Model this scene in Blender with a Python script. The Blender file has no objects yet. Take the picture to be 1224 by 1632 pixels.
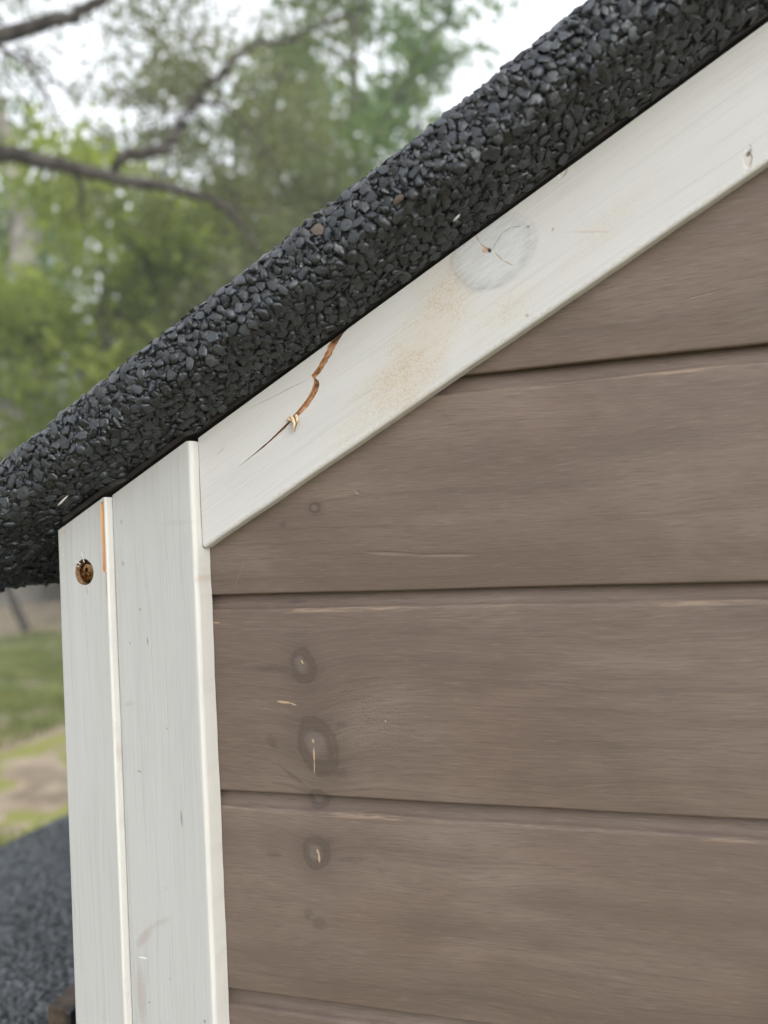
import bpy, bmesh, math, random
import numpy as np
from mathutils import Vector, Matrix
from mathutils.geometry import tessellate_polygon
from mathutils import noise as mnoise

random.seed(7); rng = np.random.default_rng(7)
SC = bpy.context.scene
COL = SC.collection
# ------------------------------------------------------------------ camera
F_PX, W_PX, H_PX = 1180.0, 1224.0, 1632.0
YAW, PITCH, ROLL = 0.28045, 0.02653, -0.04853
CAM = Vector((0.13518, -0.23998, -0.05004))
def cam_axes():
    cy, sy, cp, sp = math.cos(YAW), math.sin(YAW), math.cos(PITCH), math.sin(PITCH)
    f = Vector((-sy*cp, cy*cp, sp)); r = Vector((cy, sy, 0)); u = r.cross(f)
    c, s = math.cos(ROLL), math.sin(ROLL)
    return c*r + s*u, c*u - s*r, f
CR, CU, CF = cam_axes()
cam_d = bpy.data.cameras.new('camera'); cam = bpy.data.objects.new('camera', cam_d); COL.objects.link(cam)
m = Matrix((CR, CU, -CF)).transposed().to_4x4(); m.translation = CAM; cam.matrix_world = m
cam_d.sensor_fit = 'HORIZONTAL'; cam_d.sensor_width = 24.0; cam_d.lens = 24.0*F_PX/W_PX
cam_d.clip_start = 0.01; cam_d.clip_end = 500
cam_d.dof.use_dof = True; cam_d.dof.focus_distance = 0.252; cam_d.dof.aperture_fstop = cam_d.lens/3.6
SC.camera = cam
# ------------------------------------------------------------------ sky, sun, exposure
SUN_EL, SUN_AZ = math.radians(24), math.radians(128)      # azimuth from +Y clockwise: a bright low part of the cloud, front right of the gable
w = bpy.data.worlds.new('World'); SC.world = w; w.use_nodes = True
nt = w.node_tree; nt.nodes.clear()
sky = nt.nodes.new('ShaderNodeTexSky'); sky.sky_type = 'NISHITA'; sky.sun_disc = False
sky.sun_elevation = SUN_EL; sky.sun_rotation = SUN_AZ; sky.dust_density = 4.0; sky.ozone_density = 1.0
hs = nt.nodes.new('ShaderNodeHueSaturation'); hs.inputs['Saturation'].default_value = 0.22; hs.inputs['Value'].default_value = 1.0
ov = nt.nodes.new('ShaderNodeMix'); ov.data_type = 'RGBA'; ov.inputs[0].default_value = 0.6
ov.inputs[7].default_value = (11.0, 11.4, 12.2, 1)        # even cloud layer
bg = nt.nodes.new('ShaderNodeBackground'); bg.inputs['Strength'].default_value = 0.15
wo = nt.nodes.new('ShaderNodeOutputWorld')
nt.links.new(sky.outputs[0], hs.inputs['Color']); nt.links.new(hs.outputs[0], ov.inputs[6])
nt.links.new(ov.outputs[2], bg.inputs[0]); nt.links.new(bg.outputs[0], wo.inputs[0])
sd = bpy.data.lights.new('sun', 'SUN'); sd.energy = 2.0; sd.angle = math.radians(45); sd.color = (1, 0.98, 0.955)
so = bpy.data.objects.new('sun', sd); COL.objects.link(so)
sdir = Vector((math.sin(SUN_AZ)*math.cos(SUN_EL), math.cos(SUN_AZ)*math.cos(SUN_EL), math.sin(SUN_EL)))
so.rotation_euler = sdir.to_track_quat('Z', 'Y').to_euler(); so.location = sdir*20
vs = SC.view_settings; vs.view_transform = 'Standard'; vs.look = 'None'; vs.exposure = 0.42; vs.gamma = 1.0; vs.use_curve_mapping = False
SC.render.engine = 'CYCLES'
SC.cycles.use_denoising = True
SC.cycles.max_bounces = 8; SC.cycles.transparent_max_bounces = 8

# ------------------------------------------------------------------ measuring helpers (points of the place along the photograph's sight lines)
def ray(u, v): return CF + (u-612)/F_PX*CR - (v-816)/F_PX*CU
def at(u, v, depth): return CAM + ray(u, v)*depth
def on_y(u, v, y):
    d = ray(u, v); return CAM + d*((y-CAM.y)/d.y)
def on_z(u, v, z):
    d = ray(u, v); return CAM + d*((z-CAM.z)/d.z)
TH = math.radians(29.0)
SV = Vector((math.cos(TH), 0, math.sin(TH))); NV = Vector((-math.sin(TH), 0, math.cos(TH)))
RO = Vector((0, 0, -0.0133))                 # where the rake line starts
RAKE_M = Matrix((SV, (0, 1, 0), NV)).transposed().to_4x4(); RAKE_M.translation = RO
def on_rake(u, v, y=-0.0055):
    p = on_y(u, v, y) - RO; return p.dot(SV), p.dot(NV)

# ------------------------------------------------------------------ node helpers
class Mat:
    def __init__(s, name, rough=0.6, spec=0.4, metal=0.0):
        s.m = bpy.data.materials.new(name); s.m.use_nodes = True; s.t = s.m.node_tree
        s.b = s.t.nodes['Principled BSDF']; s.out = s.t.nodes['Material Output']
        s.b.inputs['Roughness'].default_value = rough; s.b.inputs['Specular IOR Level'].default_value = spec
        s.b.inputs['Metallic'].default_value = metal
        s._co = None
    def put(s, sock, v):
        if isinstance(v, bpy.types.NodeSocket): s.t.links.new(v, sock)
        elif v is not None:
            if sock.type == 'RGBA' and len(v) == 3: v = (*v, 1)
            sock.default_value = v
    def math(s, op, a, b=None, c=None, clamp=False):
        n = s.t.nodes.new('ShaderNodeMath'); n.operation = op; n.use_clamp = clamp
        s.put(n.inputs[0], a); s.put(n.inputs[1], b); s.put(n.inputs[2], c); return n.outputs[0]
    def coord(s, kind='Object'):
        n = s.t.nodes.new('ShaderNodeTexCoord'); return n.outputs[kind]
    def pos(s): return s.t.nodes.new('ShaderNodeNewGeometry').outputs['Position']
    def sep(s, v):
        n = s.t.nodes.new('ShaderNodeSeparateXYZ'); s.put(n.inputs[0], v); return n.outputs
    def comb(s, x, y, z):
        n = s.t.nodes.new('ShaderNodeCombineXYZ'); s.put(n.inputs[0], x); s.put(n.inputs[1], y); s.put(n.inputs[2], z); return n.outputs[0]
    def noise(s, v, scale=1.0, detail=3.0, rough=0.5, dist=0.0):
        n = s.t.nodes.new('ShaderNodeTexNoise'); s.put(n.inputs['Vector'], v); n.inputs['Scale'].default_value = scale
        n.inputs['Detail'].default_value = detail; n.inputs['Roughness'].default_value = rough; n.inputs['Distortion'].default_value = dist
        return n.outputs[0]
    def ramp(s, f, lo, hi, a=0.0, b=1.0):
        n = s.t.nodes.new('ShaderNodeMapRange'); n.interpolation_type = 'SMOOTHSTEP'
        s.put(n.inputs[0], f); 
        for i, x in enumerate((lo, hi, a, b)): n.inputs[i+1].default_value = x
        return n.outputs[0]
    def mix(s, f, a, b, blend='MIX'):
        n = s.t.nodes.new('ShaderNodeMix'); n.data_type = 'RGBA'; n.blend_type = blend; n.clamp_factor = True
        s.put(n.inputs[0], f); s.put(n.inputs[6], a); s.put(n.inputs[7], b); return n.outputs[2]
    def scale3(s, v, x, y, z):
        o = s.sep(v); return s.comb(s.math('MULTIPLY', o[0], x), s.math('MULTIPLY', o[1], y), s.math('MULTIPLY', o[2], z))
    def ell(s, a, b, ca, cb, ra, rb, ang=0.0):
        """elliptical distance from a mark at (ca, cb): 1 on its rim"""
        da = s.math('SUBTRACT', a, ca); db = s.math('SUBTRACT', b, cb)
        c, n = math.cos(ang), math.sin(ang)
        p = s.math('ADD', s.math('MULTIPLY', da, c/ra), s.math('MULTIPLY', db, n/ra))
        q = s.math('ADD', s.math('MULTIPLY', da, -n/rb), s.math('MULTIPLY', db, c/rb))
        return s.math('SQRT', s.math('ADD', s.math('MULTIPLY', p, p), s.math('MULTIPLY', q, q)))
    def add(s, *xs):
        r = xs[0]
        for x in xs[1:]: r = s.math('ADD', r, x)
        return r
    def bump(s, h, dist, strength=1.0, prev=None):
        n = s.t.nodes.new('ShaderNodeBump'); n.inputs['Distance'].default_value = dist; n.inputs['Strength'].default_value = strength
        s.put(n.inputs['Height'], h)
        if prev is not None: s.put(n.inputs['Normal'], prev)
        return n.outputs[0]
    def color(s, c): s.put(s.b.inputs['Base Color'], c)
    def normal(s, n): s.put(s.b.inputs['Normal'], n)
    def rough(s, r): s.put(s.b.inputs['Roughness'], r)

def seg(p, q):      # centre, half length, angle of a stroke between two points
    (a, b), (c, d) = p, q
    return (a+c)/2, (b+d)/2, math.hypot(c-a, d-b)/2, math.atan2(d-b, c-a)

# ---- brown stained siding
def siding_material():
    M = Mat('brown_stained_wood', 0.62, 0.28)
    P = M.pos(); o = M.sep(P); x, z = o[0], o[2]
    L = M.sep(M.coord('Object')); lz = L[2]
    rnd = M.t.nodes.new('ShaderNodeObjectInfo').outputs['Random']
    seed = M.math('MULTIPLY', rnd, 37.0)
    px = 0.000212
    wob = M.noise(M.comb(M.math('MULTIPLY', x, 9), seed, M.math('MULTIPLY', z, 30)), 1, 2)
    phase = M.math('ADD', z, M.math('MULTIPLY', wob, 0.012))
    # knots bend the grain round themselves
    kn = [(483, 1063, 20, 28, 0.1), (507, 1190, 31, 46, 0.35), (504, 1359, 22, 25, 0), (502, 810, 9, 9, 0), (505, 1275, 17, 16, 0)]
    ds = []
    kdark = None; klite = None
    fz = M.noise(P, 900, 3); fk = M.noise(P, 190, 2)
    for (u, v, a, b, an) in kn:
        c = on_y(u, v, 0)
        d = M.ell(x, z, c.x, c.z, a*px, b*px, an)
        d = M.math('ADD', d, M.math('ADD', M.math('MULTIPLY', M.math('SUBTRACT', fz, 0.5), 0.25), M.math('MULTIPLY', M.math('SUBTRACT', fk, 0.5), 0.5)))
        g = M.math('POWER', 2.718, M.math('MULTIPLY', M.math('MULTIPLY', d, d), -0.28))
        phase = M.math('ADD', phase, M.math('MULTIPLY', g, 0.0026*(b/28)))
        ring = M.math('MULTIPLY', M.ramp(d, 1.32, 0.95), M.ramp(d, 0.35, 0.8, 0.62, 1.0))
        ring = M.math('MULTIPLY', ring, M.math('ADD', M.math('MULTIPLY', M.math('SINE', M.math('MULTIPLY', d, 13.0)), 0.13), 0.87))
        halo = M.math('MULTIPLY', M.ramp(d, 2.6, 0.8), 0.42)
        k = M.math('MAXIMUM', ring, halo)
        kdark = k if kdark is None else M.math('MAXIMUM', kdark, k)
        ins = M.ramp(M.math('ADD', M.ell(x, z, c.x-0.2*a*px, c.z+0.12*b*px, a*px, b*px, an), M.math('MULTIPLY', M.math('SUBTRACT', fk, 0.5), 0.5)), 0.62, 0.34)
        klite = ins if klite is None else M.math('MAXIMUM', klite, ins)
    gv = lambda sx, sz: M.comb(M.math('MULTIPLY', x, sx), seed, M.math('MULTIPLY', phase, sz))
    broad = M.noise(gv(7, 75), 1, 3, 0.55)
    lines = M.noise(gv(6, 420), 1, 3, 0.6)
    fine = M.noise(gv(130, 2300), 1, 3, 0.6)
    blotch = M.noise(M.comb(M.math('MULTIPLY', x, 22), seed, M.math('MULTIPLY', z, 40)), 1, 3)
    A = (0.150, 0.115, 0.094); B = (0.094, 0.070, 0.056); R = (0.145, 0.101, 0.080)
    col = M.mix(M.ramp(broad, 0.42, 0.72, 0, 0.62), A, B)
    col = M.mix(M.ramp(blotch, 0.45, 0.75, 0, 0.5), col, R)
    bv = M.noise(M.comb(M.math('MULTIPLY', x, 11), seed, M.math('MULTIPLY', z, 26)), 1, 3, 0.55, 0.6)
    col = M.mix(M.ramp(bv, 0.38, 0.64, 0, 0.62), col, (0.098, 0.071, 0.056))
    col = M.mix(M.ramp(broad, 0.45, 0.25, 0, 0.40), col, (0.185, 0.147, 0.122))
    col = M.mix(M.ramp(lines, 0.57, 0.67, 0, 0.46), col, (0.090, 0.069, 0.058))
    col = M.mix(M.ramp(fine, 0.51, 0.70, 0, 0.50), col, (0.082, 0.066, 0.057))
    col = M.mix(M.ramp(fine, 0.47, 0.27, 0, 0.16), col, (0.28, 0.23, 0.195))
    col = M.mix(M.math('MULTIPLY', kdark, 0.84), col, (0.062, 0.048, 0.040))
    col = M.mix(M.math('MULTIPLY', klite, 0.34), col, (0.155, 0.134, 0.120))
    # coarse dark pores right of the second knot, faint dark spots lower down
    def patch(u, v, ra, rb, an=0):
        c = on_y(u, v, 0); return M.ramp(M.ell(x, z, c.x, c.z, ra*px, rb*px, an), 1.15, 0.35)
    pore = M.math('MULTIPLY', patch(590, 1150, 110, 75, -0.3), M.ramp(M.noise(P, 1500, 2), 0.52, 0.66))
    col = M.mix(M.math('MULTIPLY', pore, 0.55), col, (0.09, 0.072, 0.06))
    dots = None
    for (u, v, a, b, an) in [(543, 1231, 9, 5, 0.3), (434, 1183, 6, 12, 0.6), (508, 1471, 11, 9, 0), (492, 1458, 7, 9, 0), (520, 1345, 10, 6, 0.5),
                             (466, 1236, 22, 3, -0.6), (440, 1066, 30, 5, 0), (470, 960, 14, 3, 0), (436, 1362, 12, 5, 0), (560, 1370, 22, 4, 0.1),
                             (545, 1155, 8, 4, 0), (452, 835, 6, 6, 0)]:
        dd = patch(u, v, a*1.5, b*1.5, an)
        dots = dd if dots is None else M.math('MAXIMUM', dots, dd)
    col = M.mix(M.math('MULTIPLY', dots, M.ramp(fz, 0.3, 0.6, 0.3, 0.75)), col, (0.075, 0.06, 0.052))
    # bare wood: scratches and knot checks
    bare = None; dent = None
    strokes = [((443, 1118), (462, 1120), 2.6), ((462, 1120), (472, 1124), 1.6), ((500, 1193), (501, 1213), 2.2), ((501, 1213), (501, 1232), 1.2),
               ((498, 1178), (500, 1184), 2.4), ((505, 1354), (508, 1361), 2.6), ((508, 1361), (509, 1374), 2.6), ((480, 1052), (483, 1058), 2.0),
               ((338, 992), (350, 993), 1.2), ((613, 1149), (616, 1150), 1.6)]
    for p, q, wd in strokes:
        pa, pb = on_y(*p, 0), on_y(*q, 0)
        ca, cb, hl, an = seg((pa.x, pa.z), (pb.x, pb.z))
        d = M.ramp(M.ell(x, z, ca, cb, hl*1.15, wd*0.75*px, an), 1.2, 0.7)
        bare = d if bare is None else M.math('MAXIMUM', bare, d)
    for p, q, wd in [((580, 880), (672, 884), 3.2), ((660, 885), (760, 884), 3.0), ((566, 783), (574, 786), 3.0), ((1080, 480), (1150, 462), 1.3), ((376, 930), (392, 895), 1.6)]:
        pa, pb = on_y(*p, 0), on_y(*q, 0)
        ca, cb, hl, an = seg((pa.x, pa.z), (pb.x, pb.z))
        d = M.ramp(M.ell(x, z, ca, cb, hl, wd*px, an), 1.3, 0.3)
        dent = d if dent is None else M.math('MAXIMUM', dent, d)
    col = M.mix(M.math('MULTIPLY', dent, 0.20), col, (0.32, 0.26, 0.22))
    # the arris below each joint is rubbed down to paler wood
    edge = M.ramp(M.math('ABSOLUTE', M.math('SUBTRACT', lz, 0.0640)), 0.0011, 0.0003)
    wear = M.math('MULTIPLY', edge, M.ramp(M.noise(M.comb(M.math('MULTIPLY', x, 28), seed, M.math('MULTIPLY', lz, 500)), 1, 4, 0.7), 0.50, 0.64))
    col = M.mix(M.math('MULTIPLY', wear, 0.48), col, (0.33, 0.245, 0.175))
    col = M.mix(M.math('MULTIPLY', bare, 0.8), col, (0.40, 0.285, 0.18))
    M.color(col)
    h = M.add(M.math('MULTIPLY', fine, 0.5), M.math('MULTIPLY', lines, 0.7), M.math('MULTIPLY', dent, -1.3), M.math('MULTIPLY', kdark, -0.5), M.math('MULTIPLY', pore, -0.6))
    M.normal(M.bump(h, 0.00016))
    M.rough(M.ramp(fine, 0.3, 0.7, 0.5, 0.72))
    return M.m

# ---- white painted wood; the grain runs along local x ('x') or local z ('z')
def white_material(name, axis, extra=None, base=(0.487, 0.484, 0.474), sk=0.6, edge_x=None):
    M = Mat(name, 0.5, 0.35)
    C = M.coord('Object'); o = M.sep(C)
    al, ac = (o[0], o[2]) if axis == 'x' else (o[2], o[0])
    al = M.math('ADD', al, M.math('MULTIPLY', o[1], 0.3)); acr = M.math('ADD', ac, o[1])
    wob = M.noise(M.comb(M.math('MULTIPLY', al, 14), 3.1, M.math('MULTIPLY', acr, 40)), 1, 2)
    ph = M.math('ADD', acr, M.math('MULTIPLY', wob, 0.004))
    gv = lambda sa, sc: M.comb(M.math('MULTIPLY', al, sa), M.math('MULTIPLY', o[1], 100), M.math('MULTIPLY', ph, sc))
    streak = M.noise(gv(22, 1500), 1, 4, 0.62)
    brush = M.noise(gv(5, 620), 1, 3, 0.6)
    broad = M.noise(gv(8, 70), 1, 3)
    grit = M.noise(C, 2300, 2)
    col = M.mix(M.ramp(broad, 0.35, 0.7, 0, 0.6), base, tuple(b*k for b, k in zip(base, (0.90, 0.895, 0.885))))
    col = M.mix(M.ramp(streak, 0.50, 0.74, 0, 0.42*sk), col, tuple(b*0.66 for b in base))
    col = M.mix(M.ramp(brush, 0.50, 0.72, 0, 0.40*sk), col, tuple(b*0.80 for b in base))
    # scattered grime specks
    sp = M.noise(M.comb(M.math('MULTIPLY', al, 240), 9.0, M.math('MULTIPLY', ac, 800)), 1, 2)
    col = M.mix(M.ramp(sp, 0.745, 0.79, 0, 0.5), col, (0.17, 0.15, 0.13))
    h = M.add(M.math('MULTIPLY', streak, 0.8), M.math('MULTIPLY', brush, 0.7), M.math('MULTIPLY', grit, 0.5))
    if edge_x is not None:            # right arris whiter: thicker paint, plus light from the right painted in
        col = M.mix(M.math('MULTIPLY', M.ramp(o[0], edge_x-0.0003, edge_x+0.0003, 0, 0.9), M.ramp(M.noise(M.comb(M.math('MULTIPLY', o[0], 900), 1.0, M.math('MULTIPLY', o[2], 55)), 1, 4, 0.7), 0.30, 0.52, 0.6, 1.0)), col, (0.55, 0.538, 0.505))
    if extra: col, h = extra(M, o, al, ac, col, h, grit)
    M.color(col); M.normal(M.bump(h, 0.00011)); M.rough(M.ramp(streak, 0.3, 0.7, 0.42, 0.6))
    return M.m

def rake_marks(M, o, al, ac, col, h, grit):
    px = 0.00021; s, n = o[0], o[2]
    def E(u, v, ra, rb, an=0.0):
        a, b = on_rake(u, v); return M.ell(s, n, a, b, ra*px, rb*px, an)
    # yellowed, sandy bare-looking paint above the middle, feathered
    sand = M.noise(M.coord('Object'), 1700, 3, 0.7)
    swirl = M.noise(M.comb(M.math('MULTIPLY', s, 60), 0.3, M.math('MULTIPLY', n, 130)), 1, 3, 0.5, 1.2)
    for (u, v, ra, rb, an, k) in [(690, 520, 150, 55, 0.5, 1.0), (640, 600, 110, 55, 0.15, 0.8), (800, 500, 80, 30, 0.1, 0.5), (560, 690, 70, 30, 0.0, 0.35), (960, 370, 120, 22, 0.25, 0.3)]:
        d = M.ramp(E(u, v, ra, rb, an), 1.2, 0.15)
        f = M.math('MULTIPLY', M.math('MULTIPLY', d, M.ramp(sand, 0.43, 0.63)), M.ramp(swirl, 0.33, 0.58, 0.15, 1.0))
        col = M.mix(M.math('MULTIPLY', f, k), col, (0.40, 0.325, 0.225))
        col = M.mix(M.math('MULTIPLY', d, 0.28*k), col, (0.46, 0.395, 0.30))
        h = M.math('ADD', h, M.math('MULTIPLY', M.math('MULTIPLY', d, sand), 1.0*k))
    # the big painted-over knot
    kd = M.math('ADD', E(785, 400, 62, 50, 0.0), M.math('MULTIPLY', M.math('SUBTRACT', M.noise(M.coord('Object'), 160, 3), 0.5), 0.22))
    smear = M.noise(M.comb(M.math('MULTIPLY', s, 170), 2.0, M.math('MULTIPLY', n, 900)), 1, 4, 0.7)
    rim = M.math('MULTIPLY', M.ramp(kd, 1.20, 1.02), M.ramp(kd, 0.68, 1.0))
    low = M.ramp(M.math('SUBTRACT', on_rake(783, 398)[1], n), -0.004, 0.008)
    col = M.mix(M.ramp(kd, 1.05, 0.88, 0, 0.72), col, M.mix(M.ramp(smear, 0.35, 0.65), (0.475, 0.492, 0.505), (0.395, 0.405, 0.415)))
    col = M.mix(M.math('MULTIPLY', M.math('MULTIPLY', rim, M.ramp(smear, 0.35, 0.65, 0.3, 1.0)), M.math('ADD', M.math('MULTIPLY', low, 0.35), 0.42)), col, (0.315, 0.318, 0.322))
    col = M.mix(M.math('MULTIPLY', M.ramp(kd, 1.0, 0.7), M.ramp(smear, 0.58, 0.7, 0, 0.4)), col, (0.42, 0.42, 0.43))
    h = M.add(h, M.math('MULTIPLY', M.ramp(kd, 1.08, 0.98), 0.9))
    def line(p, q, wd, c, k, dp):
        nonlocal col, h
        a, b, hl, an = seg(on_rake(*p), on_rake(*q))
        wv = M.math('MULTIPLY', M.math('SUBTRACT', M.noise(M.coord('Object'), 500, 2), 0.5), 1.1)
        d = M.ramp(M.math('ADD', M.ell(s, n, a, b, hl*1.1, wd*px, an), wv), 1.1, 0.6)
        col = M.mix(M.math('MULTIPLY', d, k), col, c); h = M.math('ADD', h, M.math('MULTIPLY', d, -dp))
    G = (0.25, 0.22, 0.20); T = (0.40, 0.28, 0.20)
    for p, q in [((757, 374), (763, 386)), ((763, 386), (776, 399)), ]: line(p, q, 2.0, T, 0.6, 0.8)
    for p, q in [((783, 399), (791, 386)), ((791, 386), (801, 371)), ((801, 371), (814, 363)), ((814, 363), (829, 361))]: line(p, q, 1.5, G, 0.4, 0.8)
    for p, q in [((789, 404), (801, 416)), ((801, 416), (818, 424))]: line(p, q, 1.7, T, 0.6, 0.8)
    line((768, 397), (778, 401), 5.0, T, 0.9, 1.2); line((777, 402), (783, 398), 4.0, (0.05, 0.035, 0.03), 1.0, 2.5)
    line((840, 360), (842, 364), 3.0, G, 0.8, 1.0); line((879, 366), (882, 367), 4.0, G, 0.5, 0.6)
    line((898, 371), (980, 369), 2.2, T, 0.3, 0.2)
    # dings along the edges
    line((893, 284), (902, 262), 5.0, (0.52, 0.47, 0.42), 0.5, 2.5); line((1190, 272), (1193, 236), 6.0, (0.46, 0.42, 0.38), 0.6, 3.0)
    line((1191, 250), (1194, 241), 3.0, (0.12, 0.09, 0.08), 0.9, 2.0); line((836, 503), (842, 504), 3.0, T, 0.6, 1.2)
    line((345, 725), (360, 712), 1.6, G, 0.35, 0.3); line((395, 652), (500, 600), 0.9, (0.33, 0.31, 0.3), 0.45, 0.8)
    return col, h

def trim_marks(M, o, al, ac, col, h, grit):
    px = 0.00024; x, z = o[0], o[2]
    def mark(p, q, wd, c, k, dp=0.3, soft=0.3):
        nonlocal col, h
        a, b = on_y(*p, -0.010), on_y(*q, -0.010)
        ca, cb, hl, an = seg((a.x, a.z), (b.x, b.z))
        d = M.math('MULTIPLY', M.ramp(M.ell(x, z, ca, cb, hl*1.1+1e-5, wd*px, an), 1.15, soft), M.ramp(grit, 0.36, 0.6, 0.35, 1.0))
        col = M.mix(M.math('MULTIPLY', d, k), col, c); h = M.math('ADD', h, M.math('MULTIPLY', d, -dp))
    D = (0.10, 0.085, 0.075); B = (0.27, 0.22, 0.19)
    for p, q, wd in [((195, 894), (196, 902), 2.0), ((222, 969), (224, 974), 2.2), ((234, 1015), (236, 1030), 1.6), ((206, 1025), (208, 1026), 2), ((265, 1161), (268, 1162), 2),
                     ((288, 1290), (290, 1318), 2), ((264, 1415), (266, 1416), 1.6), ((237, 1596), (239, 1599), 2.4), ((325, 1624), (327, 1632), 2.6), ((218, 1228), (226, 1231), 1.6),
                     ((270, 1560), (271, 1562), 1.6), ((192, 828), (194, 836), 1.4)]: mark(p, q, wd, D, 0.75, 0.6)
    mark((216, 1512), (245, 1474), 9, B, 0.55); mark((240, 1478), (272, 1463), 6, B, 0.35); mark((222, 1530), (228, 1640), 10, B, 0.55)
    mark((196, 1124), (216, 1120), 5, B, 0.4); mark((255, 836), (310, 832), 5, B, 0.22); mark((310, 920), (318, 926), 8, (0.42, 0.30, 0.22), 0.5)
    mark((220, 1525), (236, 1528), 1.6, (0.8, 0.79, 0.77), 0.8, -0.5)
    for (u, v0, v1) in [(238, 980, 1240), (245, 1300, 1500), (262, 1040, 1180), (222, 1150, 1330), (285, 1080, 1300), (300, 800, 1000), (258, 790, 960), (270, 1420, 1600)]:
        mark((u, v0), (u+(v1-v0)*0.047, v1), 1.3, (0.36, 0.35, 0.335), 0.45, 0.5, 0.6)
    return col, h

def side_trim_marks(M, o, al, ac, col, h, grit):
    px = 0.00025; x, z = o[0], o[2]
    def mark(p, q, wd, c, k, dp=0.2):
        nonlocal col, h
        a, b = on_y(*p, -0.0134), on_y(*q, -0.0134)
        ca, cb, hl, an = seg((a.x, a.z), (b.x, b.z))
        d = M.ramp(M.ell(x, z, ca, cb, hl*1.08, wd*px, an), 1.15, 0.3)
        col = M.mix(M.math('MULTIPLY', d, k), col, c); h = M.math('ADD', h, M.math('MULTIPLY', d, -dp))
    g = (0.40, 0.39, 0.375); pts = [(178, 1055), (168, 1130), (158, 1210), (155, 1320), (160, 1410), (168, 1480), (165, 1560), (163, 1632)]
    for p, q in zip(pts[:-1], pts[1:]): mark(p, q, 1.8, g, 0.3, 0.05)
    mark((185, 1185), (190, 1240), 3.5, (0.30, 0.21, 0.17), 0.65, 0.6); mark((138, 935), (140, 950), 2.0, (0.25, 0.22, 0.2), 0.5)
    mark((156, 932), (166, 918), 1.3, g, 0.7); mark((98, 853), (104, 846), 3.0, (0.45, 0.30, 0.24), 0.6)
    mark((152, 800), (156, 840), 2.0, g, 0.4); mark((176, 800), (178, 818), 3.0, g, 0.5)
    return col, h

def raw_wood():
    M = Mat('raw_split_wood', 0.75, 0.2); C = M.coord('Object'); o = M.sep(C)
    f = M.noise(M.comb(M.math('MULTIPLY', o[0], 700), M.math('MULTIPLY', o[1], 700), M.math('MULTIPLY', o[2], 700)), 1, 4, 0.7)
    M.color(M.mix(M.ramp(f, 0.3, 0.7), (0.36, 0.185, 0.095), (0.56, 0.35, 0.20))); M.normal(M.bump(f, 0.0004)); return M.m
def orange_wood():
    M = Mat('bare_pine', 0.7, 0.2); o = M.sep(M.coord('Object'))
    f = M.noise(M.comb(M.math('MULTIPLY', o[0], 2500), 0, M.math('MULTIPLY', o[2], 60)), 1, 4, 0.7)
    M.color(M.mix(M.ramp(f, 0.3, 0.7), (0.44, 0.24, 0.11), (0.62, 0.40, 0.21))); M.normal(M.bump(f, 0.0002)); return M.m
def slate(name, attr, tones=((0.0055, 0.0072, 0.009), (0.027, 0.0335, 0.0405))):
    M = Mat(name, 0.42, 0.6)
    if attr:
        n = M.t.nodes.new('ShaderNodeAttribute'); n.attribute_name = 'tone'; t = n.outputs['Fac']
    else: t = M.t.nodes.new('ShaderNodeObjectInfo').outputs['Random']
    P = M.pos(); f = M.noise(P, 700, 4, 0.65); g = M.noise(P, 3500, 2)
    a = M.mix(t, *tones)
    a = M.mix(M.ramp(f, 0.5, 0.8, 0, 0.4), a, (0.050, 0.059, 0.068))
    M.color(a); M.normal(M.bump(M.add(f, M.math('MULTIPLY', g, 0.4)), 0.00022)); M.rough(M.ramp(f, 0.3, 0.7, 0.24, 0.52)); return M.m
def plain(name, c, rough=0.7, spec=0.3, metal=0, var=0.25, scale=60, bumpd=0.0):
    M = Mat(name, rough, spec, metal); f = M.noise(M.coord('Object'), scale, 4, 0.6)
    M.color(M.mix(M.ramp(f, 0.3, 0.7), tuple(x*(1-var) for x in c), tuple(x*(1+var) for x in c)))
    if bumpd: M.normal(M.bump(f, bumpd))
    return M.m
def leaf_mat(name, a, b, trans=0.45):
    M = Mat(name, 0.55, 0.3); P = M.pos()
    f = M.noise(P, 1.3, 3); g = M.noise(P, 9, 2)
    rndc = M.mix(M.ramp(M.math('ADD', M.math('MULTIPLY', f, 0.65), M.math('MULTIPLY', g, 0.35)), 0.36, 0.64), a, b)
    M.color(rndc)
    tr = M.t.nodes.new('ShaderNodeBsdfTranslucent'); M.put(tr.inputs[0], M.mix(1.0, rndc, (1.25, 1.3, 0.75), 'MULTIPLY'))
    mx = M.t.nodes.new('ShaderNodeMixShader'); mx.inputs[0].default_value = trans
    M.t.links.new(M.b.outputs[0], mx.inputs[1]); M.t.links.new(tr.outputs[0], mx.inputs[2]); M.t.links.new(mx.outputs[0], M.out.inputs[0])
    return M.m

MT = {}
MT['siding'] = siding_material()
MT['rake'] = white_material('white_painted_rake', 'x', rake_marks)
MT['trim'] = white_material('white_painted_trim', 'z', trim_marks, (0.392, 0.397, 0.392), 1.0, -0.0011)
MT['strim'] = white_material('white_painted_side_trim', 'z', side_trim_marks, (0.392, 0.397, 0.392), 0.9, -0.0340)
MT['white'] = white_material('white_painted_wood', 'z')
MT['hole'] = plain('drilled_wood', (0.17, 0.105, 0.06), 0.8, 0.2, 0, 0.5, 900, 0.0002)
MT['raw'] = raw_wood(); MT['pine'] = orange_wood()
MT['chip'] = slate('slate_chip', False); MT['chips'] = slate('slate_chips', True); MT['skylit_chips'] = slate('skylit_slate_chips', True, ((0.024, 0.029, 0.033), (0.098, 0.110, 0.120)))  # side roof chips: same slate, paler and bluer, sky light put into its colour
MT['tan_chip'] = plain('brown_stone', (0.105, 0.085, 0.070), 0.6, 0.3, 0, 0.3, 400)
MT['pale_chip'] = plain('pale_sliver', (0.42, 0.42, 0.40), 0.3, 0.5, 0, 0.2, 400)
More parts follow.
